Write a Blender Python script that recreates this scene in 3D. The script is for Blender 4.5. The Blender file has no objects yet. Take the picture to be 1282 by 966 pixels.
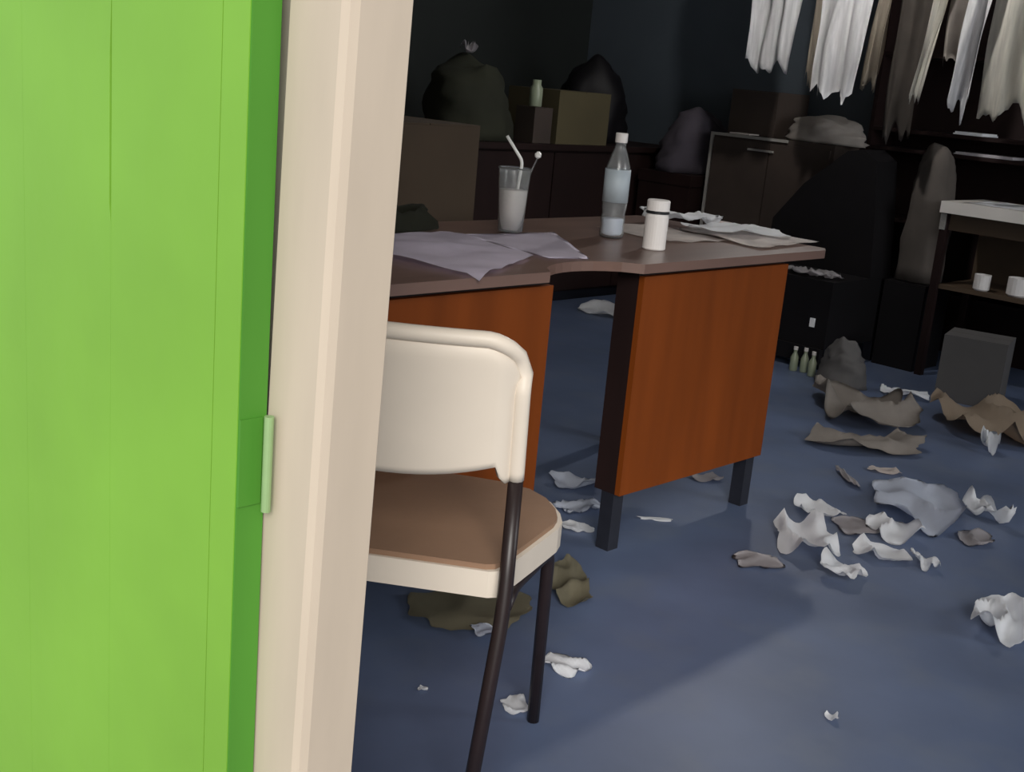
import bpy, bmesh, math, random
from mathutils import Vector, Matrix, noise, Euler

S = bpy.context.scene
COL = S.collection
R = math.radians

# ---------------------------------------------------------------- camera
cd = bpy.data.cameras.new('camera')
cam = bpy.data.objects.new('camera', cd); COL.objects.link(cam)
cd.sensor_fit = 'HORIZONTAL'; cd.sensor_width = 36.0
cd.lens = 1500.0 / 1282.0 * 36.0
cd.clip_start = 0.02
cam.matrix_world = (Matrix.Translation((0.797, -0.624, 1.15)) @ Matrix.Rotation(R(43), 4, 'Z')
                    @ Matrix.Rotation(R(90 - 14.5), 4, 'X') @ Matrix.Rotation(R(5.2), 4, 'Z'))
S.camera = cam

# ---------------------------------------------------------------- light: hazy bright sky, soft low sun behind the viewer
w = bpy.data.worlds.new('world'); S.world = w; w.use_nodes = True
bg = w.node_tree.nodes['Background']
bg.inputs[0].default_value = (0.88, 0.95, 1.0, 1); bg.inputs[1].default_value = 0.66
sd = bpy.data.lights.new('sun', 'SUN'); sd.energy = 2.6; sd.angle = R(30); sd.color = (1.0, 0.96, 0.90)
sun = bpy.data.objects.new('sun', sd); COL.objects.link(sun)
sdir = Vector((0.72, -0.69, 0.0)).normalized()
EL = R(26)
tosun = Vector((sdir.x * math.cos(EL), sdir.y * math.cos(EL), math.sin(EL)))
sun.rotation_euler = tosun.to_track_quat('Z', 'Y').to_euler()
# fill light added beyond the invented right-hand opening, brightening the hanging cloths
wd = bpy.data.lights.new('added_side_fill', 'AREA'); wd.shape = 'RECTANGLE'; wd.size = 2.0; wd.size_y = 1.2; wd.energy = 65; wd.color = (0.95, 0.98, 1.0)
wl = bpy.data.objects.new('added_side_fill', wd); COL.objects.link(wl)
wl.location = (2.80, 3.6, 1.65); wl.rotation_euler = (0, R(90), 0)
S.view_settings.view_transform = 'Standard'
S.view_settings.look = 'None'
S.view_settings.gamma = 1.0
S.view_settings.use_curve_mapping = False
S.view_settings.exposure = 0.32

# ---------------------------------------------------------------- helpers
def srgb(r, g, b):
    f = lambda c: (c / 255 / 12.92) if c / 255 <= 0.04045 else ((c / 255 + 0.055) / 1.055) ** 2.4
    return (f(r), f(g), f(b), 1)

def mat(name, col, rough=0.6, var=0.12, scale=6.0, metal=0.0, bump=0.0, bscale=60.0, trans=0.0, stretch=(1, 1, 1), sheen=0.0, spec=0.5):
    m = bpy.data.materials.new(name); m.use_nodes = True
    nt = m.node_tree; N = nt.nodes; L = nt.links
    b = N['Principled BSDF']
    b.inputs['Roughness'].default_value = rough
    b.inputs['Metallic'].default_value = metal
    b.inputs['Specular IOR Level'].default_value = spec
    if trans: b.inputs['Transmission Weight'].default_value = trans; b.inputs['IOR'].default_value = 1.3
    tc = N.new('ShaderNodeTexCoord'); mp = N.new('ShaderNodeMapping'); mp.inputs['Scale'].default_value = stretch
    L.new(tc.outputs['Object'], mp.inputs['Vector'])
    ns = N.new('ShaderNodeTexNoise'); ns.inputs['Scale'].default_value = scale; ns.inputs['Detail'].default_value = 5
    L.new(mp.outputs['Vector'], ns.inputs['Vector'])
    rp = N.new('ShaderNodeValToRGB')
    c = Vector(col[:3])
    rp.color_ramp.elements[0].position = 0.3; rp.color_ramp.elements[1].position = 0.7
    rp.color_ramp.elements[0].color = (*(c * (1 - var)), 1)
    rp.color_ramp.elements[1].color = (*[min(x, 1) for x in (c * (1 + var))], 1)
    L.new(ns.outputs['Fac'], rp.inputs['Fac']); L.new(rp.outputs['Color'], b.inputs['Base Color'])
    if bump:
        n2 = N.new('ShaderNodeTexNoise'); n2.inputs['Scale'].default_value = bscale
        L.new(mp.outputs['Vector'], n2.inputs['Vector'])
        bp = N.new('ShaderNodeBump'); bp.inputs['Strength'].default_value = bump; bp.inputs['Distance'].default_value = 0.01
        L.new(n2.outputs['Fac'], bp.inputs['Height']); L.new(bp.outputs['Normal'], b.inputs['Normal'])
    return m

M = {}
def defmats():
    M['green'] = mat('green_paint', (0.185, 0.40, 0.042), 0.5, 0.10, 3.0, bump=0.06, bscale=25, spec=0.3)
    M['green_shade'] = mat('green_edge_shaded', (0.07, 0.25, 0.026), 0.55, 0.12, 5.0, stretch=(1, 1, .3), spec=0.3)  # shade on the door edge painted in as a darker green
    M['hinge'] = mat('painted_hinge', (0.25, 0.38, 0.17), 0.45, 0.1, 20.0)
    M['cream'] = mat('cream_paint', (0.545, 0.455, 0.365), 0.5, 0.07, 5.0, stretch=(3, 3, .5), spec=0.3)
    M['floor'] = mat('blue_painted_concrete', (0.095, 0.127, 0.215), 0.46, 0.22, 2.3, bump=0.05, bscale=8)
    M['ground'] = mat('pale_concrete', (0.42, 0.40, 0.37), 0.9, 0.1, 2.0)
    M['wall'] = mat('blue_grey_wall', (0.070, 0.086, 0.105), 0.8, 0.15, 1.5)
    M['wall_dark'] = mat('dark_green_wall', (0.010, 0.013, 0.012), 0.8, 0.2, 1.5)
    M['outer'] = mat('outer_plaster', (0.55, 0.50, 0.42), 0.9, 0.08, 3.0)
    M['ceil'] = mat('ceiling_board', (0.30, 0.29, 0.27), 0.9, 0.1, 2.0)
    M['base'] = mat('dark_skirting', (0.03, 0.03, 0.035), 0.6)
    M['plastic'] = mat('offwhite_plastic', (0.70, 0.62, 0.53), 0.45, 0.04, 5.0, spec=0.35)
    M['vinyl'] = mat('brown_vinyl', (0.27, 0.16, 0.10), 0.5, 0.12, 6.0, bump=0.05)
    M['steel'] = mat('dark_steel', (0.020, 0.012, 0.012), 0.4, 0.15, 20.0)
    M['steel_blue'] = mat('black_steel', (0.012, 0.013, 0.02), 0.5, 0.15, 20.0)
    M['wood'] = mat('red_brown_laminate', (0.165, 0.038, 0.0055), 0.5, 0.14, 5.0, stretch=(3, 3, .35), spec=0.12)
    M['woodtop'] = mat('desk_top_laminate', (0.15, 0.09, 0.072), 0.35, 0.14, 5.0, stretch=(4, .5, 1))
    M['woodedge'] = mat('desk_edge', (0.12, 0.03, 0.012), 0.5)
    M['lav'] = mat('lavender_paper', (0.80, 0.73, 0.86), 0.75, 0.07, 8.0)
    M['greyp'] = mat('grey_paper', (0.46, 0.43, 0.45), 0.8, 0.12, 8.0)
    M['white'] = mat('white_paper', (0.90, 0.91, 0.94), 0.6, 0.05, 10.0)
    M['bluewhite'] = mat('bluish_paper', (0.62, 0.66, 0.76), 0.7, 0.08, 10.0)
    M['pinkp'] = mat('faded_magazine_paper', (0.80, 0.72, 0.68), 0.5, 0.15, 14.0)
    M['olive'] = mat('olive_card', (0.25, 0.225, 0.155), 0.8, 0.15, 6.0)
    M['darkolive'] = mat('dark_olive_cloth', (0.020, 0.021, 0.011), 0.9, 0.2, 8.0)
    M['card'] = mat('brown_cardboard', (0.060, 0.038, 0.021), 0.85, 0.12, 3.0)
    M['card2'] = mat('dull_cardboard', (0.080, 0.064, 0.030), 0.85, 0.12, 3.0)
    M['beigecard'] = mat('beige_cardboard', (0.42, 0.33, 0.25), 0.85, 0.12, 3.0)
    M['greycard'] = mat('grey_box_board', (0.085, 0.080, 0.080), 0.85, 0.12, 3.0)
    M['black'] = mat('black_vinyl', (0.006, 0.005, 0.006), 0.6, 0.2, 5.0, spec=0.25)
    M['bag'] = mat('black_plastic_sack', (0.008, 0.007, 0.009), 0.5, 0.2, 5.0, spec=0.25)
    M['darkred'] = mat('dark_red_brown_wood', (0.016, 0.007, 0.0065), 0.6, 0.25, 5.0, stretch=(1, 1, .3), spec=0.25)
    M['purple'] = mat('purple_grey_cloth', (0.060, 0.050, 0.064), 0.95, 0.15, 8.0)
    M['taupe'] = mat('taupe_cloth', (0.095, 0.080, 0.070), 0.95, 0.15, 8.0)
    M['greycloth'] = mat('grey_brown_cloth', (0.36, 0.32, 0.29), 0.95, 0.15, 8.0)
    M['cabinet'] = mat('dull_brown_cabinet', (0.050, 0.035, 0.028), 0.7, 0.2, 4.0)
    M['palemetal'] = mat('pale_metal_trim', (0.45, 0.43, 0.40), 0.4, 0.08, 10.0, metal=0.3)
    M['chrome'] = mat('bright_metal', (0.75, 0.74, 0.72), 0.25, 0.05, 10.0, metal=0.8)
    M['tabletop'] = mat('pale_table_top', (0.72, 0.68, 0.64), 0.4, 0.06, 5.0)
    M['tablewood'] = mat('brown_table_body', (0.085, 0.055, 0.033), 0.6, 0.2, 4.0)
    M['cloth'] = mat('white_cloth', (0.78, 0.77, 0.78), 0.9, 0.16, 9.0, stretch=(6, 6, .6))
    M['cream_cloth'] = mat('cream_cloth', (0.70, 0.67, 0.60), 0.9, 0.14, 9.0, stretch=(6, 6, .6))
    M['tan_cloth'] = mat('tan_cloth', (0.36, 0.31, 0.25), 0.9, 0.15, 9.0, stretch=(6, 6, .6))
    M['clear'] = mat('clear_plastic', (0.92, 0.94, 0.95), 0.12, 0.01, 5.0, trans=0.92)
    M['milk'] = mat('milky_drink', (0.62, 0.56, 0.53), 0.35, 0.05, 12.0)
    M['straw'] = mat('white_straw', (0.85, 0.84, 0.82), 0.35, 0.03)
    M['blabel'] = mat('pale_bottle_label', (0.42, 0.48, 0.53), 0.5, 0.10, 14.0)
    M['capw'] = mat('white_cap', (0.80, 0.76, 0.74), 0.4, 0.03)
    M['blackp'] = mat('black_plastic', (0.01, 0.01, 0.012), 0.4, 0.1)
    M['greenglass'] = mat('dull_green_glass', (0.30, 0.34, 0.24), 0.3, 0.1)
    M['line'] = mat('line_cord', (0.25, 0.22, 0.18), 0.8)
    M['brick'] = mat('clay', (0.3, 0.14, 0.08), 0.9)
    # floor: add wide pale scuffs and dark stains in the paint
    m = M['floor']; nt = m.node_tree; N = nt.nodes; L = nt.links; b = N['Principled BSDF']
    src = b.inputs['Base Color'].links[0].from_socket
    tc = [n for n in N if n.type == 'TEX_COORD'][0]
    n3 = N.new('ShaderNodeTexNoise'); n3.inputs['Scale'].default_value = 5.5; n3.inputs['Detail'].default_value = 7
    L.new(tc.outputs['Object'], n3.inputs['Vector'])
    r3 = N.new('ShaderNodeValToRGB'); r3.color_ramp.elements[0].position = 0.50; r3.color_ramp.elements[1].position = 0.78
    r3.color_ramp.elements[0].color = (0, 0, 0, 1); r3.color_ramp.elements[1].color = (.6, .6, .6, 1)
    L.new(n3.outputs['Fac'], r3.inputs['Fac'])
    mx = N.new('ShaderNodeMix'); mx.data_type = 'RGBA'
    L.new(r3.outputs['Color'], mx.inputs['Factor']); L.new(src, mx.inputs['A']); mx.inputs['B'].default_value = (0.135, 0.160, 0.215, 1)
    L.new(mx.outputs['Result'], b.inputs['Base Color'])
defmats()

def mesh_obj(name, bm, m, parent=None, smooth=False, loc=None, rotz=0.0, bevel=0.0, seg=2):
    if bevel:
        es = [e for e in bm.edges if len(e.link_faces) == 2 and e.calc_face_angle(0) > 0.6]
        if es: bmesh.ops.bevel(bm, geom=es, offset=bevel, segments=seg, affect='EDGES', clamp_overlap=True)
    bmesh.ops.recalc_face_normals(bm, faces=bm.faces)
    me = bpy.data.meshes.new(name); bm.to_mesh(me); bm.free()
    if smooth:
        for p in me.polygons: p.use_smooth = True
    me.materials.append(M[m])
    o = bpy.data.objects.new(name, me); COL.objects.link(o)
    if parent is not None: o.parent = parent
    if loc is not None: o.location = loc
    if rotz: o.rotation_euler = (0, 0, rotz)
    return o

def empty(name, loc, rotz=0.0):
    o = bpy.data.objects.new(name, None); COL.objects.link(o)
    o.empty_display_size = 0.05
    o.location = loc; o.rotation_euler = (0, 0, rotz)
    return o

def tag(o, label, cat, group=None, kind=None):
    o['label'] = label; o['category'] = cat
    if group: o['group'] = group
    if kind: o['kind'] = kind
    return o

def box(bm, x0, x1, y0, y1, z0, z1):
    vs = [bm.verts.new(p) for p in ((x0,y0,z0),(x1,y0,z0),(x1,y1,z0),(x0,y1,z0),(x0,y0,z1),(x1,y0,z1),(x1,y1,z1),(x0,y1,z1))]
    for f in ((0,3,2,1),(4,5,6,7),(0,1,5,4),(1,2,6,5),(2,3,7,6),(3,0,4,7)):
        bm.faces.new([vs[i] for i in f])
    return bm

def B(*a):
    bm = bmesh.new()
    for i in range(0, len(a), 6): box(bm, *a[i:i+6])
    return bm

def prism(bm, pts, axis, a, b):
    """extrude a 2-D outline along an axis ('x','y','z') from a to b"""
    def P(p, t):
        return {'x': (t, p[0], p[1]), 'y': (p[0], t, p[1]), 'z': (p[0], p[1], t)}[axis]
    A = [bm.verts.new(P(p, a)) for p in pts]; Bv = [bm.verts.new(P(p, b)) for p in pts]
    n = len(pts)
    bm.faces.new(A); bm.faces.new(Bv[::-1])
    for i in range(n): bm.faces.new((A[i], Bv[i], Bv[(i+1) % n], A[(i+1) % n]))
    return bm

def tube(bm, pts, r, n=10):
    pts = [Vector(p) for p in pts]; rings = []
    up = None
    for i, p in enumerate(pts):
        d = (pts[min(i+1, len(pts)-1)] - pts[max(i-1, 0)]).normalized()
        if up is None:
            up = d.orthogonal().normalized()
        else:
            up = (up - d * up.dot(d)).normalized()
        s = d.cross(up)
        rings.append([bm.verts.new(p + (up * math.cos(2*math.pi*k/n) + s * math.sin(2*math.pi*k/n)) * r) for k in range(n)])
    for a, b in zip(rings, rings[1:]):
        for k in range(n): bm.faces.new((a[k], a[(k+1) % n], b[(k+1) % n], b[k]))
    bm.faces.new(rings[0][::-1]); bm.faces.new(rings[-1])
    return bm

def lathe(bm, prof, n=24, cap0=True, cap1=True):
    rings = []
    for r, z in prof:
        rings.append([bm.verts.new((r*math.cos(2*math.pi*k/n), r*math.sin(2*math.pi*k/n), z)) for k in range(n)])
    for a, b in zip(rings, rings[1:]):
        for k in range(n): bm.faces.new((a[k], a[(k+1) % n], b[(k+1) % n], b[k]))
    if cap0: bm.faces.new(rings[0][::-1])
    if cap1: bm.faces.new(rings[-1])
    return bm

def arc_path(pts, rad=0.04, n=5):
    """round the corners of a polyline"""
    pts = [Vector(p) for p in pts]; out = [pts[0]]
    for a, b, c in zip(pts, pts[1:], pts[2:]):
        d1 = (a-b); d2 = (c-b); r = min(rad, d1.length*.45, d2.length*.45)
        p = b + d1.normalized()*r; q = b + d2.normalized()*r
        for i in range(n+1):
            t = i/n; out.append(p*(1-t)**2 + b*2*t*(1-t) + q*t*t)
    out.append(pts[-1]); return out

def solid(bm, t):
    bmesh.ops.solidify(bm, geom=bm.faces[:], thickness=t)
    return bm

def sheet_bm(wx, wy, lift, seed, n=16, fold=2.2, square=3.5, rag=0.18, curl=0.0, fine=0.35):
    """a torn, crumpled sheet lying on z=0: ragged outline, ridged folds, curled rim"""
    bm = bmesh.new(); g = []
    so = Vector((seed*3.17, seed*1.31, seed*.77))
    for j in range(n+1):
        row = []
        for i in range(n+1):
            u = 2*i/n-1; v = 2*j/n-1
            r = max(abs(u), abs(v)); a = math.atan2(v, u)
            if r > 0:   # superellipse outline with ragged radius
                c, s = math.cos(a), math.sin(a)
                rad = 1/((abs(c)**square + abs(s)**square)**(1/square))
                rad *= 1 + rag*2*noise.noise(Vector((c*1.3, s*1.3, 0))+so) + rag*.5*noise.noise(Vector((c*5, s*5, 3))+so)
                px, py = c*rad*r, s*rad*r
            else: px = py = 0
            q = Vector((px*fold, py*fold, 0)) + so
            h = 1-abs(noise.noise(q)*2)
            h = max(h, 0)**2*.75 + fine*(1-abs(noise.noise(q*2.3)*2))*.5
            h += curl*max(0, r-.45)**2*2*(0.5+noise.noise(Vector((math.cos(a)*1.2, math.sin(a)*1.2, 7))+so)*1.6)
            row.append((px*wx/2, py*wy/2, h*lift))
        g.append(row)
    mn = min(p[2] for r_ in g for p in r_)
    V = [[bm.verts.new((p[0], p[1], p[2]-mn+.003)) for p in r_] for r_ in g]
    for j in range(n):
        for i in range(n): bm.faces.new((V[j][i], V[j][i+1], V[j+1][i+1], V[j+1][i]))
    solid(bm, 0.0018)
    mz = min(v.co.z for v in bm.verts)
    for v in bm.verts: v.co.z -= mz - .0005
    return bm

def lump_bm(sx, sy, sz, seed, n=28, m=18, amp=.22, fr=1.6, sq=2.4, top=1.0, fold=.10):
    """soft heap / sack: flat-bottomed, wrinkled, tapering"""
    bm = bmesh.new(); so = Vector((seed*2.3, seed*.9, seed*1.7)); rings = []
    for j in range(m+1):
        t = j/m
        ph = t*math.pi/2*1.0
        z = math.sin(ph)**.9; rr = (max(math.cos(ph), 0)**(2/sq)) if j < m else 0
        ring = []
        for k in range(n):
            a = 2*math.pi*k/n; c, s = math.cos(a), math.sin(a)
            d = Vector((c*rr, s*rr, z))
            q = d*fr + so
            f = 1 + amp*noise.noise(q) + fold*(abs(noise.noise(q*3))*2-.5)
            ring.append((c*rr*f*sx/2, s*rr*f*sy/2, max(z*(1+amp*noise.noise(q+Vector((9, 0, 0))))*sz, 0)))
        rings.append(ring)
    V = [[bm.verts.new(p) for p in r_] for r_ in rings[:-1]]
    ap = bm.verts.new((0, 0, rings[-1][0][2]))
    for a, b in zip(V, V[1:]):
        for k in range(n): bm.faces.new((a[k], a[(k+1) % n], b[(k+1) % n], b[k]))
    for k in range(n): bm.faces.new((V[-1][k], V[-1][(k+1) % n], ap))
    bm.faces.new(V[0][::-1])
    return bm

def hang_bm(width, ztop, zbot, seed, pleats=3.0, depth=.03, taper=0.75, lean=0.0, rag=.05, nx=26, nz=30):
    """cloth hanging in the XZ plane from z=ztop (pegged at the line), pleated, ragged hem; origin at the line"""
    bm = bmesh.new(); so = Vector((seed*1.9, seed*.7, seed*3.1)); V = []
    H = ztop-zbot
    for j in range(nz+1):
        t = j/nz; row = []
        for i in range(nx+1):
            u = i/nx*2-1
            hem = rag*(noise.noise(Vector((u*2.5, 0, 0))+so)*2 + .6*noise.noise(Vector((u*9, 0, 2))+so))
            wd = width/2*(1 + (taper-1)*t)
            x = u*wd + lean*t + .012*noise.noise(Vector((u*2, t*3, 4))+so)
            y = depth*(.35+.65*t)*math.sin(u*math.pi*pleats + 2.2*noise.noise(Vector((u, t*1.2, 1))+so)) + .03*noise.noise(Vector((u*1.5, t*2.5, 8))+so)
            row.append(bm.verts.new((x, y, -t*(H+hem))))
        V.append(row)
    for j in range(nz):
        for i in range(nx): bm.faces.new((V[j][i], V[j][i+1], V[j+1][i+1], V[j+1][i]))
    return solid(bm, 0.003)

def struct(name, bm, m, **k):
    o = mesh_obj(name, bm, m, **k); o['kind'] = 'structure'; return o

# ---------------------------------------------------------------- the setting
XL, XR, YB, ZC = -4.25, 2.6, 5.2, 2.9
T = 0.066
struct('floor', B(XL, XR, 0.0, YB, -0.1, 0.0), 'floor')
struct('ground', B(-5, 4, -5, -0.001, -0.16, -0.03), 'ground')
struct('ceiling', B(XL-.1, XR+.1, .02, YB+.1, ZC, ZC+.08), 'ceil')
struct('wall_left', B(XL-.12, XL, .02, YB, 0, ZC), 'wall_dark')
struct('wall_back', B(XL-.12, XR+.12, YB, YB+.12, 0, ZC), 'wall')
DW, DH = 2.1, 2.12     # door opening
struct('wall_front', B(XL-.12, -.05, .02, T, 0, ZC,  DW+.08, XR+.12, .02, T, 0, ZC,  -.08, DW+.08, .02, T, DH+.08, ZC), 'outer')
# right wall with an unseen window opening, added to light the hanging cloths
WY0, WY1, WZ0, WZ1 = 2.55, 4.65, 1.0, 2.3
struct('wall_right', B(XR, XR+.12, .02, WY0, 0, ZC,  XR, XR+.12, WY1, YB, 0, ZC,  XR, XR+.12, WY0, WY1, 0, WZ0,  XR, XR+.12, WY0, WY1, WZ1, ZC), 'wall')
win = struct('added_window_1', B(XR+.02, XR+.09, WY0, WY0+.05, WZ0, WZ1, XR+.02, XR+.09, WY1-.05, WY1, WZ0, WZ1,
                           XR+.02, XR+.09, WY0+.05, WY1-.05, WZ0, WZ0+.05, XR+.02, XR+.09, WY0+.05, WY1-.05, WZ1-.05, WZ1,
                           XR+.03, XR+.08, (WY0+WY1)/2-.02, (WY0+WY1)/2+.02, WZ0+.05, WZ1-.05), 'cream')
struct('baseboard_back', B(XL, XR, YB-.018, YB, 0, .09), 'base')
struct('baseboard_left', B(XL, XL+.018, .02+T, YB-.018, 0, .09), 'base')
# door frame: post beside the viewer (moulded inner arris), far post, head
def frame_post(x0, x1, sgn):
    bm = bmesh.new()
    e = .011
    if sgn > 0:   # opening on the +x side
        prof = [(x0, 0.0), (x1-e, 0.0), (x1-.003, .003), (x1, e), (x1, .066), (x1-.002, .068), (x0, .068)]
    else:
        prof = [(x0, e), (x0+e, 0.0), (x1, 0.0), (x1, .068), (x0, .068)]
    return prism(bm, prof, 'z', 0, DH+.08)
fr = struct('trim_1', frame_post(-.08, 0.0, 1), 'cream')
fr.matrix_world = Matrix.Translation((0, 0, 1.15)) @ Matrix.Rotation(R(1.5), 4, 'Y') @ Matrix.Translation((0, 0, -1.15))   # the old post leans a little
fr['label'] = 'cream painted door post beside the green door'
struct('trim_2', frame_post(DW, DW+.08, -1), 'cream')
struct('trim_3', B(0, DW, 0, .068, DH, DH+.08), 'cream')

# green plank door, folded back flat against the outer wall
dr = empty('door_1', (-.0900, -.0012, 0)); dr['kind'] = 'structure'
dr['label'] = 'bright green plank door folded back beside the cream post'
DT = .031
def plank(x0, x1, crack=None):
    """board from local x1 (right) to x0 (left); crack=(z0,z1) opens a slit along its right edge"""
    bm = bmesh.new()
    if crack:
        z0, z1, wd = crack
        pts = [(x0, .01), (x1, .01), (x1, z0-.02), (x1-wd, z0), (x1-wd, z1), (x1-wd*.35, z1+.05), (x1, z1+.12), (x1, 2.08), (x0, 2.08)]
    else:
        pts = [(x0, .01), (x1, .01), (x1, 2.08), (x0, 2.08)]
    prism(bm, pts, 'y', -DT, 0)
    return bm
seams = [0, -.040, -.2335, -.43, -.62, -.81, -.86]
for i in range(6):
    x1 = seams[i]-(.0 if i == 0 else (.0014 if i == 1 else .0003)); x0 = seams[i+1]
    ck = (.99, 1.137, .0036) if i == 2 else None
    o = mesh_obj('plank', plank(x0, x1, ck), 'green', dr)
# strip that covers the hinge-side edge, its shade put into the darker green
mesh_obj('edge_shade_strip', B(0, .0022, -DT+.001, -.001, .012, 2.078), 'green_shade', dr)
mesh_obj('ledge', B(-.80, -.10, .0, .010, .3, .42, -.80, -.10, .0, .010, 1.6, 1.72), 'green', dr)
for zc in (.31, .785, 1.80):
    h = mesh_obj('hinge', tube(bmesh.new(), [(.0165, -.008, zc-.046), (.0165, -.008, zc-.04), (.0165, -.008, zc+.04), (.0165, -.008, zc+.046)], .0046, 14), 'hinge', dr, smooth=False)
    mesh_obj('hinge_leaf', B(.0022, .0042, -.030, -.006, zc-.042, zc+.042), 'green_shade', h)

# ---------------------------------------------------------------- desk (long side faces +X)
desk = empty('desk', (-1.25, 1.5, 0))
tag(desk, 'reddish brown two-pedestal desk covered in papers, bottles and a drink cup', 'desk')
def L_(x, y): return (x+1.25, y-1.5)
pts = [(-1.60, .55), (-.905, .55), (-.905, 1.28)]
for i in range(11):      # shallow curved cut-out over the kneehole
    t = i/10; pts.append((-.905-.085*math.sin(math.pi*t)**.6, 1.29+.33*t))
pts += [(-.905, 1.63), (-.905, 2.45), (-.93, 2.49), (-1.57, 2.49), (-1.60, 2.46)]
mesh_obj('desk_top', prism(bmesh.new(), [L_(*p) for p in pts], 'z', .725, .748), 'woodtop', desk, bevel=.003, seg=1)
def pedestal(y0, y1, zb):
    x0, x1 = -1.01, -.945
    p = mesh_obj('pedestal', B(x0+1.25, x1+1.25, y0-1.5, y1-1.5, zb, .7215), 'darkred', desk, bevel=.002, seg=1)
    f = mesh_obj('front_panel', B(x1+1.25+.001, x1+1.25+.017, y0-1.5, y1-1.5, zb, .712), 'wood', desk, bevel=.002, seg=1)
    for lx in (x1-.022,):
        for ly in (y0+.022, y1-.022):
            mesh_obj('leg', B(lx+1.25-.02, lx+1.25+.02, ly-1.5-.02, ly-1.5+.02, 0, zb), 'steel_blue', desk, bevel=.004, seg=1)
pedestal(1.655, 2.30, .155)
pedestal(.62, 1.33, .155)
for ly in (.62, 2.42):
    mesh_obj('leg', B(-.325, -.285, ly-1.5-.02, ly-1.5+.02, 0, .7215), 'steel_blue', desk, bevel=.004, seg=1)
mesh_obj('rear_rail', B(-.315, -.295, -.858, .898, .64, .72), 'darkred', desk)

# things on the desk --------------------------------------------------------
ZD = .7485
def sheet(name, label, cat, loc, size, yaw, lift, seed, m, group=None, **k):
    o = mesh_obj(name, sheet_bm(size[0], size[1], lift, seed, **k), m, smooth=True, loc=loc, rotz=yaw)
    return tag(o, label, cat, group)

def flat_poly(name, label, cat, pts, z, m, seed, group=None, rise=.006, sag=None, n=14):
    """sheet of paper with straight edges given by 4 world corners (bilinear), gently buckled; droops past the desk edge"""
    bm = bmesh.new(); so = Vector((seed, seed*.4, 0)); V = []
    c = Vector((sum(p[0] for p in pts)/4, sum(p[1] for p in pts)/4))
    for j in range(n+1):
        row = []
        for i in range(n+1):
            u, v = i/n, j/n
            x = pts[0][0]*(1-u)*(1-v)+pts[1][0]*u*(1-v)+pts[2][0]*u*v+pts[3][0]*(1-u)*v
            y = pts[0][1]*(1-u)*(1-v)+pts[1][1]*u*(1-v)+pts[2][1]*u*v+pts[3][1]*(1-u)*v
            zz = .001+rise*abs(noise.noise(Vector((x*7, y*7, 0))+so))*2
            if sag is not None and x > sag: zz = max(zz, .001) - (x-sag)*.55; x = sag+(x-sag)*.8
            row.append(bm.verts.new((x-c.x, y-c.y, zz)))
        V.append(row)
    for j in range(n):
        for i in range(n): bm.faces.new((V[j][i], V[j][i+1], V[j+1][i+1], V[j+1][i]))
    solid(bm, .0012)
    return tag(mesh_obj(name, bm, m, smooth=True, loc=(c.x, c.y, z)), label, cat, group)

flat_poly('paper_sheet', 'large lavender sheet hanging over the desk edge above the chair', 'paper',
          [(-1.40, 1.00), (-.885, 1.06), (-1.06, 1.40), (-1.41, 1.46)], ZD+.004, 'lav', 3, 'loose sheets on the desk', .010, sag=-.905)
flat_poly('paper_sheet', 'smaller lavender sheet under the foot of the drink cup', 'paper',
          [(-1.38, 1.475), (-1.03, 1.42), (-1.00, 1.53), (-1.36, 1.80)], ZD, 'lav', 8, 'loose sheets on the desk', .002)
flat_poly('paper_sheet', 'grey sheet at the desk end beside the cream door post', 'paper',
          [(-1.55, .80), (-1.08, .62), (-1.10, .93), (-1.50, .985)], ZD+.004, 'greyp', 5, 'loose sheets on the desk', .010)
flat_poly('paper_sheet', 'faded magazine page behind the small white bottle', 'paper',
          [(-1.40, 2.02), (-1.12, 2.00), (-1.10, 2.26), (-1.42, 2.28)], ZD, 'pinkp', 11, 'loose sheets on the desk', .007)
flat_poly('paper_sheet', 'pale sheet poking out past the right corner of the desk', 'paper',
          [(-1.30, 2.28), (-.96, 2.20), (-.99, 2.56), (-1.36, 2.60)], ZD+.004, 'pinkp', 14, 'loose sheets on the desk', .009)
sheet('crumpled_paper', 'crumpled pale paper standing at the back right of the desk top', 'paper', (-1.36, 2.36, ZD+.012), (.24, .15), .6, .06, 4, 'white', fold=.8, fine=.15)
sheet('crumpled_paper', 'rumpled white paper along the far right edge of the desk', 'paper', (-1.16, 2.36, ZD+.016), (.30, .16), 1.2, .022, 6, 'white', fold=.8, fine=.15)
sheet('olive_cloth', 'dark olive cloth bunched at the back left of the desk', 'cloth', (-1.50, 1.25, ZD), (.13, .42), 0, .075, 9, 'darkolive', n=20, fold=.9, fine=.15)

# plastic cup with drink and bent straw
cup = empty('drink_cup', (-1.374, 1.642, ZD+.006))
tag(cup, 'clear plastic cup of milky drink with a bent white straw', 'cup')
mesh_obj('cup_wall', lathe(bmesh.new(), [(.030, 0), (.033, .003), (.037, .08), (.042, .160), (.044, .163), (.042, .166), (.0405, .160), (.036, .08), (.032, .005)], 28, True, True), 'clear', cup, smooth=True)
mesh_obj('milky_drink', lathe(bmesh.new(), [(.0305, .006), (.034, .05), (.0375, .108), (.036, .110)], 28), 'milk', cup, smooth=True)
mesh_obj('straw', tube(bmesh.new(), arc_path([(-.008, .012, .02), (.006, .018, .182), (-.022, -.018, .243)], .012), .0042, 10), 'straw', cup, smooth=True)
sp = mesh_obj('glint_stalk', tube(bmesh.new(), [(.01, .0, .03), (.025, .03, .15), (.032, .047, .196)], .0022, 8), 'clear', cup, smooth=True)  # added clear stalk with pale tip, standing for the glint on the rim
mesh_obj('rim_glint', lathe(bmesh.new(), [(.002, 0), (.008, .004), (.009, .012), (.003, .018)], 12), 'straw', sp).location = (.032, .047, .192)

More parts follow.
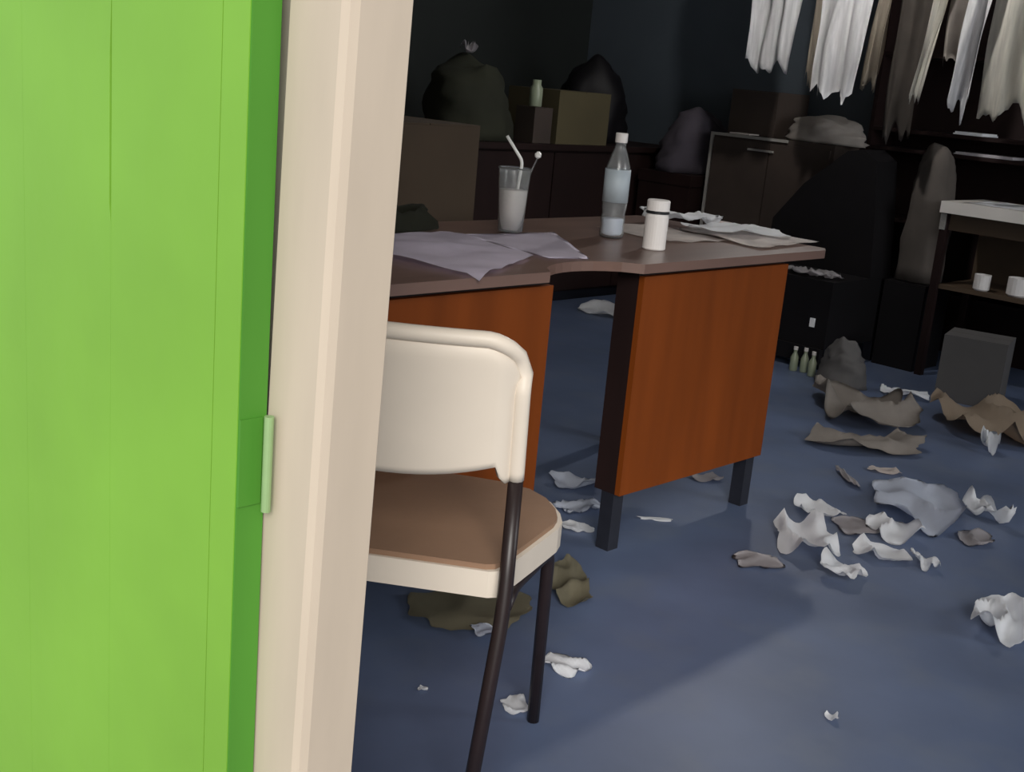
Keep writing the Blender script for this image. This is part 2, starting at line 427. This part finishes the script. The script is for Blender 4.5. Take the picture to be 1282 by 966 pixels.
# water bottle
bt = empty('water_bottle', (-1.255, 1.915, ZD))
bt.scale = (1.05, 1.05, 1.09)
tag(bt, 'clear water bottle with pale blue label on the desk', 'bottle')
prof = [(.026, 0), (.031, .004), (.032, .012), (.029, .03), (.032, .045), (.029, .06), (.032, .075), (.032, .155), (.030, .175), (.020, .205), (.0135, .222), (.0135, .238)]
mesh_obj('bottle_body', lathe(bmesh.new(), prof + [(.012, .238), (.012, .222), (.0185, .204), (.0285, .174), (.0305, .155), (.0305, .075), (.0275, .06), (.0305, .045), (.0275, .03), (.0305, .012), (.025, .004)], 28, True, True), 'clear', bt, smooth=True)
mesh_obj('bottle_label', lathe(bmesh.new(), [(.0323, .088), (.0330, .088), (.0330, .168), (.0316, .168)], 28, False, False), 'blabel', bt, smooth=True)
mesh_obj('bottle_cap', lathe(bmesh.new(), [(.0155, .232), (.0158, .234), (.0158, .253), (.0145, .255)], 24), 'capw', bt)
mesh_obj('water', lathe(bmesh.new(), [(.024, .006), (.0285, .012), (.0265, .03), (.028, .045), (.0265, .048)], 24), 'bluewhite', bt, smooth=True)

# small white bottle with black ring
wb = empty('small_bottle', (-1.065, 1.858, ZD))
tag(wb, 'small white bottle with white cap and black ring near the desk edge', 'bottle')
mesh_obj('bottle_body', lathe(bmesh.new(), [(.027, 0), (.030, .003), (.030, .085), (.027, .092)], 28), 'capw', wb, smooth=False, bevel=0)
mesh_obj('black_ring', lathe(bmesh.new(), [(.0275, .092), (.0305, .093), (.0305, .098), (.0275, .099)], 28), 'blackp', wb)
mesh_obj('bottle_cap', lathe(bmesh.new(), [(.026, .099), (.0295, .1), (.0295, .124), (.027, .127)], 28), 'capw', wb)

# ---------------------------------------------------------------- chair (back to the viewer)
ch = empty('stacking_chair', (-.576, .617, 0), R(36)); ch.scale = (1, 1, .965)
tag(ch, 'chair with off-white plastic backrest, brown seat and dark steel legs', 'chair')
W2 = .196
def shell_pt(u, t):
    au = abs(u)
    zt = .822 - .055*(1 - math.sqrt(1 - min(1, max(0, (au-.72)/.28))**2))
    zb = .600 + .034*au**2.2 - .034*min(1, max(0, (au-.86)/.05))
    z = zb + (zt-zb)*t
    y = -.172 - .026*(1-au*au) + .022*max(0, (au-.84)/.16)**1.7 - .03*((z-.6)/.22) + .014*max(0, (t-.86)/.14)**2
    return Vector((u*W2, y, z))
def shell_back():
    """moulded backrest: rounded top corners, side lips with short tails, curved lower edge"""
    bm = bmesh.new(); nx, nz = 56, 20
    V = [[bm.verts.new(shell_pt(i/nx*2-1, j/nz)) for i in range(nx+1)] for j in range(nz+1)]
    for j in range(nz):
        for i in range(nx): bm.faces.new((V[j][i], V[j][i+1], V[j+1][i+1], V[j+1][i]))
    bmesh.ops.recalc_face_normals(bm, faces=bm.faces)
    solid(bm, .010)
    return bm
back = mesh_obj('backrest', shell_back(), 'plastic', ch, smooth=True)
rp_ = [shell_pt(-1, t/12) for t in range(0, 12)] + [shell_pt(i/40*2-1, 1) for i in range(0, 41)] + [shell_pt(1, 1-t/12) for t in range(1, 13)]
rp_ = [p + Vector((0, -.004, 0)) for p in rp_]
mesh_obj('rim', tube(bmesh.new(), rp_, .0125, 12), 'plastic', back, smooth=True)
for sx in (-.012,):
    r_ = lathe(bmesh.new(), [(.009, 0), (.009, .003), (.005, .005)], 14)
    bmesh.ops.rotate(r_, verts=r_.verts, matrix=Matrix.Rotation(R(90), 3, 'X'))
    mesh_obj('rivet', r_, 'blackp', back).location = (sx, -.2345, .778)
def rounded(x0, x1, y0, y1, rb, rf, n=8):
    P = []
    for cx, cy, r, a0 in ((x0+rb, y0+rb, rb, 180), (x1-rb, y0+rb, rb, 270), (x1-rf, y1-rf, rf, 0), (x0+rf, y1-rf, rf, 90)):
        for i in range(n+1):
            a = R(a0+90*i/n); P.append((cx+r*math.cos(a), cy+r*math.sin(a)))
    return P
def seat_outline(k):
    """trapezoid seat, wider and rounded at the front"""
    h = [(.17, -.166), (.184, -.160), (.192, -.146), (.222, -.05), (.252, .05), (.255, .08), (.247, .12), (.225, .17), (.19, .208), (.14, .228), (.07, .235)]
    return [(x*k, y*k) for x, y in h] + [(-x*k, y*k) for x, y in h[::-1]]
mesh_obj('seat_shell', prism(bmesh.new(), seat_outline(1), 'z', .405, .449), 'plastic', ch, bevel=.006)
mesh_obj('seat_pad', prism(bmesh.new(), seat_outline(.965), 'z', .4492, .458), 'vinyl', ch, bevel=.003)
for s in (-1, 1):
    mesh_obj('rear_leg', tube(bmesh.new(), arc_path([(s*.170, -.235, 0), (s*.200, -.190, .40), (s*.196, -.153, .600)], .05), .0115, 12), 'steel', ch, smooth=True)
    mesh_obj('front_leg', tube(bmesh.new(), arc_path([(s*.232, .182, 0), (s*.236, .10, .385), (s*.20, -.08, .393), (s*.199, -.178, .40)], .03), .0115, 12), 'steel', ch, smooth=True)
mesh_obj('cross_bar', tube(bmesh.new(), [(-.222, .03, .392), (.222, .03, .392)], .009, 10), 'steel', ch, smooth=True)

# ---------------------------------------------------------------- papers and scraps on the floor
VY = R(43)
G1 = 'white papers scattered on the blue floor'
fl = [
 # name, label, category, x, y, wx, wy, lift, yaw, mat, seed, group
 ('paper_scrap', 'tiny white scrap on the floor left of the chair legs', -.702, .813, .018, .016, .004, 0, 'white', 1),
 ('paper_scrap', 'white scrap beside the foot of the front chair leg', -.549, .908, .046, .060, .012, .3, 'white', 2),
 ('paper_scrap', 'curled white paper right of the chair legs', -.597, 1.10, .075, .085, .02, .9, 'white', 3),
 ('card_sheet', 'flattened olive cardboard under the chair', -.90, 1.12, .25, .22, .015, .2, 'olive', 4),
 ('card_sheet', 'torn olive cardboard behind the front chair leg', -.85, 1.40, .10, .22, .03, .1, 'olive', 5),
 ('paper_scrap', 'pale scrap lying on the olive cardboard under the chair', -.79, 1.06, .045, .045, .008, .5, 'bluewhite', 6),
 ('paper_strip', 'narrow white strip under the right pedestal of the desk', -1.02, 1.945, .085, .025, .005, .05, 'white', 7),
 ('paper_scrap', 'pale scrap below the middle of the right pedestal', -1.146, 2.375, .08, .06, .015, .4, 'greyp', 8),
 ('crumpled_paper', 'uppermost crumpled paper in the kneehole of the desk', -1.33, 1.967, .13, .10, .03, .2, 'bluewhite', 9),
 ('crumpled_paper', 'middle crumpled paper in the kneehole of the desk', -1.19, 1.825, .12, .08, .025, .5, 'bluewhite', 10),
 ('crumpled_paper', 'nearest crumpled paper in the kneehole of the desk', -1.094, 1.709, .07, .07, .012, .1, 'white', 11),
 ('crumpled_paper', 'pointed white paper on the floor seen through the kneehole', -3.02, 4.20, .30, .26, .06, .3, 'white', 12),
 ('crumpled_paper', 'bright white paper farthest left of the bright floor papers', -.784, 2.412, .11, .11, .03, .3, 'white', 13),
 ('crumpled_paper', 'tall bright paper at the left of the scattered floor papers', -.664, 2.141, .12, .22, .05, 0, 'white', 14),
 ('crumpled_paper', 'bright paper at the lower middle of the scattered floor papers', -.502, 2.047, .10, .12, .035, -.5, 'white', 15),
 ('crumpled_paper', 'bright paper touching the big curved grey sheet', -.56, 2.45, .12, .13, .04, .2, 'white', 16),
 ('crumpled_paper', 'wide bright paper in the middle of the scattered floor papers', -.505, 2.26, .12, .09, .035, 0, 'white', 17),
 ('paper_scrap', 'small upright bright scrap right of the wide bright paper', -.40, 2.30, .045, .08, .04, .2, 'white', 18),
 ('paper_sheet', 'big curved grey sheet behind the bright floor papers', -.62, 2.70, .21, .33, .07, -.2, 'bluewhite', 19),
 ('paper_scrap', 'bright folded corner at the right of the big curved sheet', -.455, 2.83, .055, .13, .07, .5, 'white', 20),
 ('paper_sheet', 'dim bluish sheet between the bright floor papers', -.656, 2.404, .11, .12, .012, .2, 'greyp', 21),
 ('paper_scrap', 'faint grey scrap right of the big curved sheet', -.401, 2.621, .08, .12, .02, -.4, 'greyp', 22),
 ('paper_scrap', 'faint grey scrap left of the bright floor papers', -.67, 1.932, .11, .09, .01, 0, 'greyp', 23),
 ('crumpled_paper', 'white crumpled paper alone at the right edge of the view', -.112, 2.094, .11, .19, .06, -.35, 'white', 24),
 ('paper_scrap', 'tiny bright scrap in the open floor nearest the viewer', -.143, 1.374, .022, .03, .012, 0, 'white', 25),
 ('paper_strip', 'brownish strip on the floor beyond the big curved sheet', -.868, 2.978, .10, .06, .012, 0, 'pinkp', 26),
 ('paper_scrap', 'thin pale sliver on the floor left of the brownish strip', -.894, 2.787, .03, .15, .02, .1, 'greyp', 27),
 ('paper_strip', 'white sliver on the floor before the black armchair', -1.331, 4.043, .16, .10, .04, -.35, 'white', 28),
 ('paper_scrap', 'pale upright scrap before the beige flattened carton', -.760, 3.56, .045, .10, .09, .1, 'white', 29),
]
for nm, lb, x, y, wx, wy, lift, yaw, m, sd_ in fl:
    z = .002 if 'lying on the olive' not in lb else .017
    sheet(nm, lb, 'card' if nm == 'card_sheet' else 'paper', (x, y, z), (wx*1.12, wy*1.12) if nm != 'card_sheet' else (wx, wy), VY+yaw, lift, sd_+.37, m, G1 if m == 'white' else None,
          n=12 if max(wx, wy) < .15 else 18, curl=.6 if lift > .02 else .15, fold=.75, fine=.12)

# bunched brown-grey cloth before the armchair (two pieces)
sheet('rumpled_cloth', 'brown-grey rumpled cloth on the floor right of the desk', 'cloth', (-1.24, 3.58, .002), (.36, .55), VY, .13, 41, 'greycloth', n=26, curl=.5, fold=.8, fine=.12)
sheet('rumpled_cloth', 'narrow brown-grey cloth folded in front of the larger rumpled cloth', 'cloth', (-1.02, 3.20, .002), (.40, .20), VY+.05, .06, 42, 'greycloth', n=22, curl=.3, fold=.8, fine=.12)

# ---------------------------------------------------------------- cartons
def carton(name, label, loc, size, rotz, m, flaps=True, tape=True, group=None):
    e = empty(name, loc, rotz); tag(e, label, 'box', group)
    sx, sy, sz = size; t = .006
    mesh_obj('carton_body', B(-sx/2, sx/2, -sy/2, sy/2, 0, t, -sx/2, sx/2, -sy/2, -sy/2+t, t, sz, -sx/2, sx/2, sy/2-t, sy/2, t, sz,
                              -sx/2, -sx/2+t, -sy/2+t, sy/2-t, t, sz, sx/2-t, sx/2, -sy/2+t, sy/2-t, t, sz), m, e)
    if flaps:
        mesh_obj('flap', B(-sx/2, sx/2, -sy/2, -.002, sz+.0005, sz+.005), m, e)
        mesh_obj('flap', B(-sx/2, sx/2, .002, sy/2, sz+.0005, sz+.005), m, e)
    return e
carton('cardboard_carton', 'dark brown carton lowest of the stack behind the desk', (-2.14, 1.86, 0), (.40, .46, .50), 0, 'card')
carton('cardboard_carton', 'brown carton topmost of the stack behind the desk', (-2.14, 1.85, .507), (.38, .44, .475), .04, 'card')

# sideboard in the far left corner
sb = empty('sideboard', (-3.62, 3.95, 0)); tag(sb, 'long dark red-brown sideboard loaded with cartons and sacks', 'cabinet')
mesh_obj('carcass', B(-.28, .26, -1.1, 1.15, .06, .80), 'darkred', sb)
mesh_obj('top', B(-.30, .30, -1.12, 1.17, .801, .83), 'darkred', sb, bevel=.004, seg=1)
mesh_obj('plinth', B(-.26, .22, -1.08, 1.13, 0, .06), 'steel_blue', sb)
for k in range(4):
    y0 = -1.095+k*.561
    d = mesh_obj('door', B(.261, .279, y0, y0+.553, .07, .79), 'darkred', sb, bevel=.003, seg=1)
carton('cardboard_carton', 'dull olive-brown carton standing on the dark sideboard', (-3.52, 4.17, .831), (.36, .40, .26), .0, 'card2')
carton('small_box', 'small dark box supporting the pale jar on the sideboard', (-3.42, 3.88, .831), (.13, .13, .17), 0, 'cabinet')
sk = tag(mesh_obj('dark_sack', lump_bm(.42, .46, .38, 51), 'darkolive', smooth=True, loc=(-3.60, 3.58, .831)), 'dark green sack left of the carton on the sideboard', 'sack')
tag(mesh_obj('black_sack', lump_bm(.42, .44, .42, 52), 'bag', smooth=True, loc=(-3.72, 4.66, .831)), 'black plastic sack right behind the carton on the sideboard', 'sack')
tag(mesh_obj('cloth_heap', lump_bm(.31, .48, .34, 53, fold=.16), 'purple', smooth=True, loc=(-3.12, 4.88, .722)), 'purple-grey heap of cloth on the chest left of the brown cabinet', 'cloth')

cs = empty('chest', (-3.12, 4.88, 0)); tag(cs, 'dark chest between the sideboard and the brown cabinet, under the cloth heap', 'chest')
mesh_obj('chest_body', B(-.17, .17, -.26, .26, 0, .66), 'darkred', cs, bevel=.005, seg=1)
mesh_obj('lid', B(-.175, .175, -.265, .265, .661, .72), 'darkred', cs, bevel=.008, seg=2)

# cabinet with pale rim behind the desk end
cb = empty('brown_cabinet', (-2.55, 4.93, 0)); tag(cb, 'dull brown cabinet with pale metal rim behind the desk end', 'cabinet')
mesh_obj('cabinet_body', B(-.36, .36, -.22, .22, .05, .955), 'cabinet', cb, bevel=.004, seg=1)
mesh_obj('cabinet_base', B(-.34, .34, -.20, .20, 0, .05), 'steel_blue', cb)
mesh_obj('corner_rim', B(-.362, -.346, -.232, -.221, .06, .956), 'palemetal', cb)
mesh_obj('top_rim', B(-.346, .10, -.232, -.221, .942, .956), 'palemetal', cb)
for k in range(2):
    d = mesh_obj('door', B(-.34+k*.345, -.002+k*.345, -.2315, -.2205, .07, .93), 'cabinet', cb)
d2 = mesh_obj('handle', B(-.12, .03, -.243, -.2318, .885, .895), 'palemetal', d)
carton('dark_box', 'dark brown box on the left end of the brown cabinet', (-2.74, 4.95, .957), (.28, .30, .22), .0, 'cabinet')
tag(mesh_obj('paper_strip', B(-.06, .06, -.05, .05, 0, .006), 'pinkp', loc=(-2.745, 4.76, .958)), 'thin pale strip in front of the dark brown box', 'paper')

# ---------------------------------------------------------------- black armchair
ac = empty('armchair', (-2.00, 4.36, 0)); tag(ac, 'black upholstered armchair with sloping slumped backrest by the back wall', 'armchair')
mesh_obj('seat_block', B(-.30, .25, -.27, .27, .10, .40), 'black', ac, bevel=.03, seg=3)
mesh_obj('front_rail', B(-.29, .24, -.285, -.25, .03, .10), 'black', ac, bevel=.006, seg=1)
mesh_obj('backrest', prism(bmesh.new(), [(-.31, .38), (-.30, .60), (-.16, .78), (.04, .95), (.12, .965), (.19, .92), (.22, .70), (.25, .38)], 'y', .06, .25), 'black', ac, bevel=.04, seg=3)
for sx in (-.27, .22):
    for sy in (-.22, .22):
        mesh_obj('leg', B(sx-.02, sx+.02, sy-.02, sy+.02, 0, .10), 'steel_blue', ac)
mesh_obj('fabric_tag', B(.165, .19, -.2745, -.2705, .19, .23), 'white', ac)['label'] = 'small white tag on the front'
sheet('folded_cloth', 'grey-green folded cloth lying on the black armchair seat', 'cloth', (-1.90, 4.17, .402), (.26, .14), 0, .035, 61, 'greyp', curl=.1)
# draped grey-brown blanket between armchair and table
tag(mesh_obj('blanket_bundle', lump_bm(.205, .22, .60, 62, amp=.12, sq=4.5, fold=.14), 'taupe', smooth=True, loc=(-1.635, 4.66, .40)), 'grey-brown blanket bundled upright between armchair and pale-topped table', 'blanket')
carton('cardboard_carton', 'dark carton under the grey-brown blanket bundle', (-1.635, 4.66, 0), (.20, .26, .39), 0, 'black')

# ---------------------------------------------------------------- pale-topped table at the right
tb = empty('side_table', (-.95, 4.72, 0)); tag(tb, 'brown table with pale top in front of the dark shelf unit', 'table')
mesh_obj('table_top', B(-.56, .60, -.24, .20, .735, .785), 'tabletop', tb, bevel=.006, seg=2)
mesh_obj('apron', B(-.53, .57, -.19, -.17, .66, .7345), 'tablewood', tb)
mesh_obj('back_panel', B(-.53, .57, .15, .17, .42, .7345), 'tablewood', tb)
mesh_obj('lower_shelf', B(-.53, .57, -.19, .149, .40, .42), 'tablewood', tb)
for sx in (-.545, .585):
    for sy in (-.195, .175):
        mesh_obj('leg', B(sx-.016, sx+.016, sy-.016, sy+.016, 0, .7345), 'darkred', tb)
mesh_obj('corner_bracket', B(-.562, -.535, -.216, -.2115, .66, .73), 'chrome', tb)['label'] = 'bright metal corner bracket'
def cupo(label, x, y, z, r, h, m='capw'):
    o = mesh_obj('mug', lathe(bmesh.new(), [(r*.8, 0), (r, h*.1), (r, h), (r*.88, h), (r*.86, h*.15)], 18), m, smooth=False, loc=(x, y, z))
    return tag(o, label, 'mug', 'pale mugs on the lower shelf')
cupo('left pale mug on the lower shelf of the side table', -1.30, 4.56, .421, .035, .07)
cupo('right pale mug on the lower shelf, by the view edge', -1.15, 4.58, .421, .045, .08)
flat_poly('paper_sheet', 'white sheet spread over the pale table top', 'paper', [(-1.44, 4.53), (-.8, 4.52), (-.8, 4.80), (-1.40, 4.82)], .7855, 'white', 21, None, .006)

# dark shelf unit behind the table
su = empty('shelf_unit', (-1.2, 5.06, 0)); tag(su, 'dark red-brown open shelf unit standing against the back wall', 'shelf')
mesh_obj('side_panel', B(-.95, -.93, -.12, .12, 0, 1.95), 'darkred', su)
mesh_obj('side_panel', B(.78, .80, -.12, .12, 0, 1.95), 'darkred', su)
mesh_obj('back_board', B(-.929, .779, .10, .118, 0, 1.949), 'darkred', su)
for z in (.30, .62, .955, 1.045, 1.40, 1.93):
    mesh_obj('shelf', B(-.929, .779, -.12, .0995, z, z+.018), 'darkred', su)
def stack(label, x0, x1, z, m, t=.014):
    o = mesh_obj('paper_stack', B(-(x1-x0)/2, (x1-x0)/2, -.09, .09, 0, t*.45, -(x1-x0)/2+.006, (x1-x0)/2-.004, -.085, .085, t*.46, t), m, loc=((x0+x1)/2, 5.03, z))
    tag(o, label, 'paper', 'paper stacks on the shelves')
stack('short white paper stack on the upper gap shelf', -1.72, -1.58, 1.064, 'white')
stack('long pale paper stack on the shelf just above the table', -1.70, -1.42, .974, 'greyp', .012)
tag(mesh_obj('cloth_heap', lump_bm(.42, .26, .13, 71, fold=.2), 'greycloth', smooth=True, loc=(-2.33, 4.86, .957)), 'grey rumpled heap on the right end of the brown cabinet', 'cloth')

# boxes and bits low on the right
c1 = carton('grey_box', 'dim grey box standing on the floor before the pale-topped table', (-1.15, 4.28, .0), (.25, .22, .27), .25, 'greycard')
sheet('flat_carton', 'beige flattened carton on the floor at the right edge', 'box', (-.88, 3.88, .002), (.44, .44), VY, .13, 83, 'beigecard', n=20, curl=.0, fold=.7, rag=.08, fine=.1)
tag(mesh_obj('grey_sack', lump_bm(.20, .20, .20, 82, fold=.15), 'greycard', smooth=True, loc=(-1.575, 3.96, 0)), 'dim grey sack on the floor in front of the black armchair', 'sack')
def small_bottle(x, y, lb):
    o = empty('green_bottle', (x, y, 0)); tag(o, lb, 'bottle', 'small bottles on the floor')
    mesh_obj('bottle_body', lathe(bmesh.new(), [(.016, 0), (.018, .004), (.018, .06), (.008, .082), (.008, .098)], 14), 'greenglass', o, smooth=True)
    mesh_obj('bottle_cap', lathe(bmesh.new(), [(.0095, .094), (.0095, .108)], 12), 'capw', o)
small_bottle(-1.83, 3.995, 'leftmost of three small pale bottles on the floor right of the desk')
small_bottle(-1.79, 4.015, 'middle of three small pale bottles on the floor right of the desk')
small_bottle(-1.73, 3.98, 'rightmost of three small pale bottles, nearest the grey sack')
# pale scraps by the sack and cartons in the corner
SX, SY = -3.60, 3.57
sz = max((v.co.z for v in sk.data.vertices if abs(v.co.x+sk.location.x-SX) < .07 and abs(v.co.y+sk.location.y-SY) < .07)) + sk.location.z
tag(mesh_obj('paper_scrap', sheet_bm(.07, .08, .07, 91, n=10, fold=.8, fine=.1, curl=.5), 'greyp', smooth=True, loc=(SX, SY, sz)), 'pale scrap on top of the dark green sack', 'paper')
tag(mesh_obj('small_jar', lathe(bmesh.new(), [(.03, 0), (.033, .004), (.033, .09), (.022, .105), (.022, .13)], 18), 'greenglass', smooth=True, loc=(-3.42, 3.88, 1.007)), 'pale jar standing on a small dark box left of the olive-brown carton', 'jar')

# ---------------------------------------------------------------- line with hanging cloths
YH, ZH = 4.30, 2.02
cl = tag(mesh_obj('clothes_line', tube(bmesh.new(), [(XL+.002, YH, ZH+.04), (-3, YH, ZH+.012), (-2, YH, ZH), (-1, YH, ZH), (0.5, YH, ZH+.012), (XR-.002, YH, ZH+.04)], .004, 8), 'line', smooth=True), 'cord stretched across the room carrying the hanging cloths', 'cord')
GH = 'torn cloths hanging from the cord'
def hang(label, xc, width, zbot, seed, m, dy=0, **k):
    o = mesh_obj('hanging_cloth', hang_bm(width, ZH, zbot, seed, **k), m, smooth=True, loc=(xc, YH+dy, ZH-.002))
    return tag(o, label, 'cloth', GH)
hang('white cloth hanging leftmost on the cord', -2.37, .28, 1.29, 1, 'cloth', pleats=2.5, taper=.68, rag=.04)
hang('thin tan strip of cloth beside the leftmost white cloth', -2.165, .07, 1.26, 2, 'tan_cloth', pleats=1, depth=.015, dy=.05, taper=.6)
hang('brightest white cloth, second large one from the left', -2.00, .27, 1.19, 3, 'cloth', pleats=2.2, taper=.80, rag=.07, lean=-.03)
hang('tan strip of cloth right of the brightest white cloth', -1.82, .10, 1.24, 4, 'tan_cloth', pleats=1.5, dy=.04, lean=-.05)
hang('thin pale strip of cloth hanging aslant by itself', -1.52, .055, 1.21, 5, 'cream_cloth', pleats=.8, depth=.012, lean=-.11, taper=.6)
hang('short grey cloth between the slanting strip and white cloth', -1.50, .15, 1.38, 6, 'greycloth', pleats=1.5, dy=.05)
hang('narrow white cloth hanging left of the wide cream one', -1.385, .12, 1.16, 7, 'cloth', pleats=1.2, lean=-.06, taper=.7)
hang('wide cream cloth hanging rightmost on the cord', -1.215, .32, 1.16, 8, 'cream_cloth', pleats=1.6, dy=.03, taper=.8, lean=-.02)
hang('long grey-brown cloth hanging lowest behind the white ones', -1.73, .20, 1.04, 9, 'taupe', pleats=1.6, dy=.10, rag=.06)

# unseen bulb on a flex, added above the frame to brighten the cloths
pl = empty('added_pendant', (-1.75, 3.62, 2.02)); tag(pl, 'added bulb on a flex, out of view, brightening the cloths', 'added_lamp')
mesh_obj('flex', tube(bmesh.new(), [(0, 0, .12), (0, 0, ZC-2.021)], .004, 8), 'blackp', pl)
mesh_obj('socket', lathe(bmesh.new(), [(.010, .125), (.018, .115), (.020, .06), (.017, .055)], 16), 'blackp', pl)
bulb = mesh_obj('bulb', lathe(bmesh.new(), [(.014, .056), (.016, .045), (.030, .01), (.031, -.005), (.022, -.026), (.004, -.034)], 20), 'capw', pl, smooth=True)
gm = bpy.data.materials.new('added_bulb_glow'); gm.use_nodes = True
gb = gm.node_tree.nodes['Principled BSDF']; gb.inputs['Emission Color'].default_value = (1, .97, .93, 1); gb.inputs['Emission Strength'].default_value = 560
bulb.data.materials[0] = gm
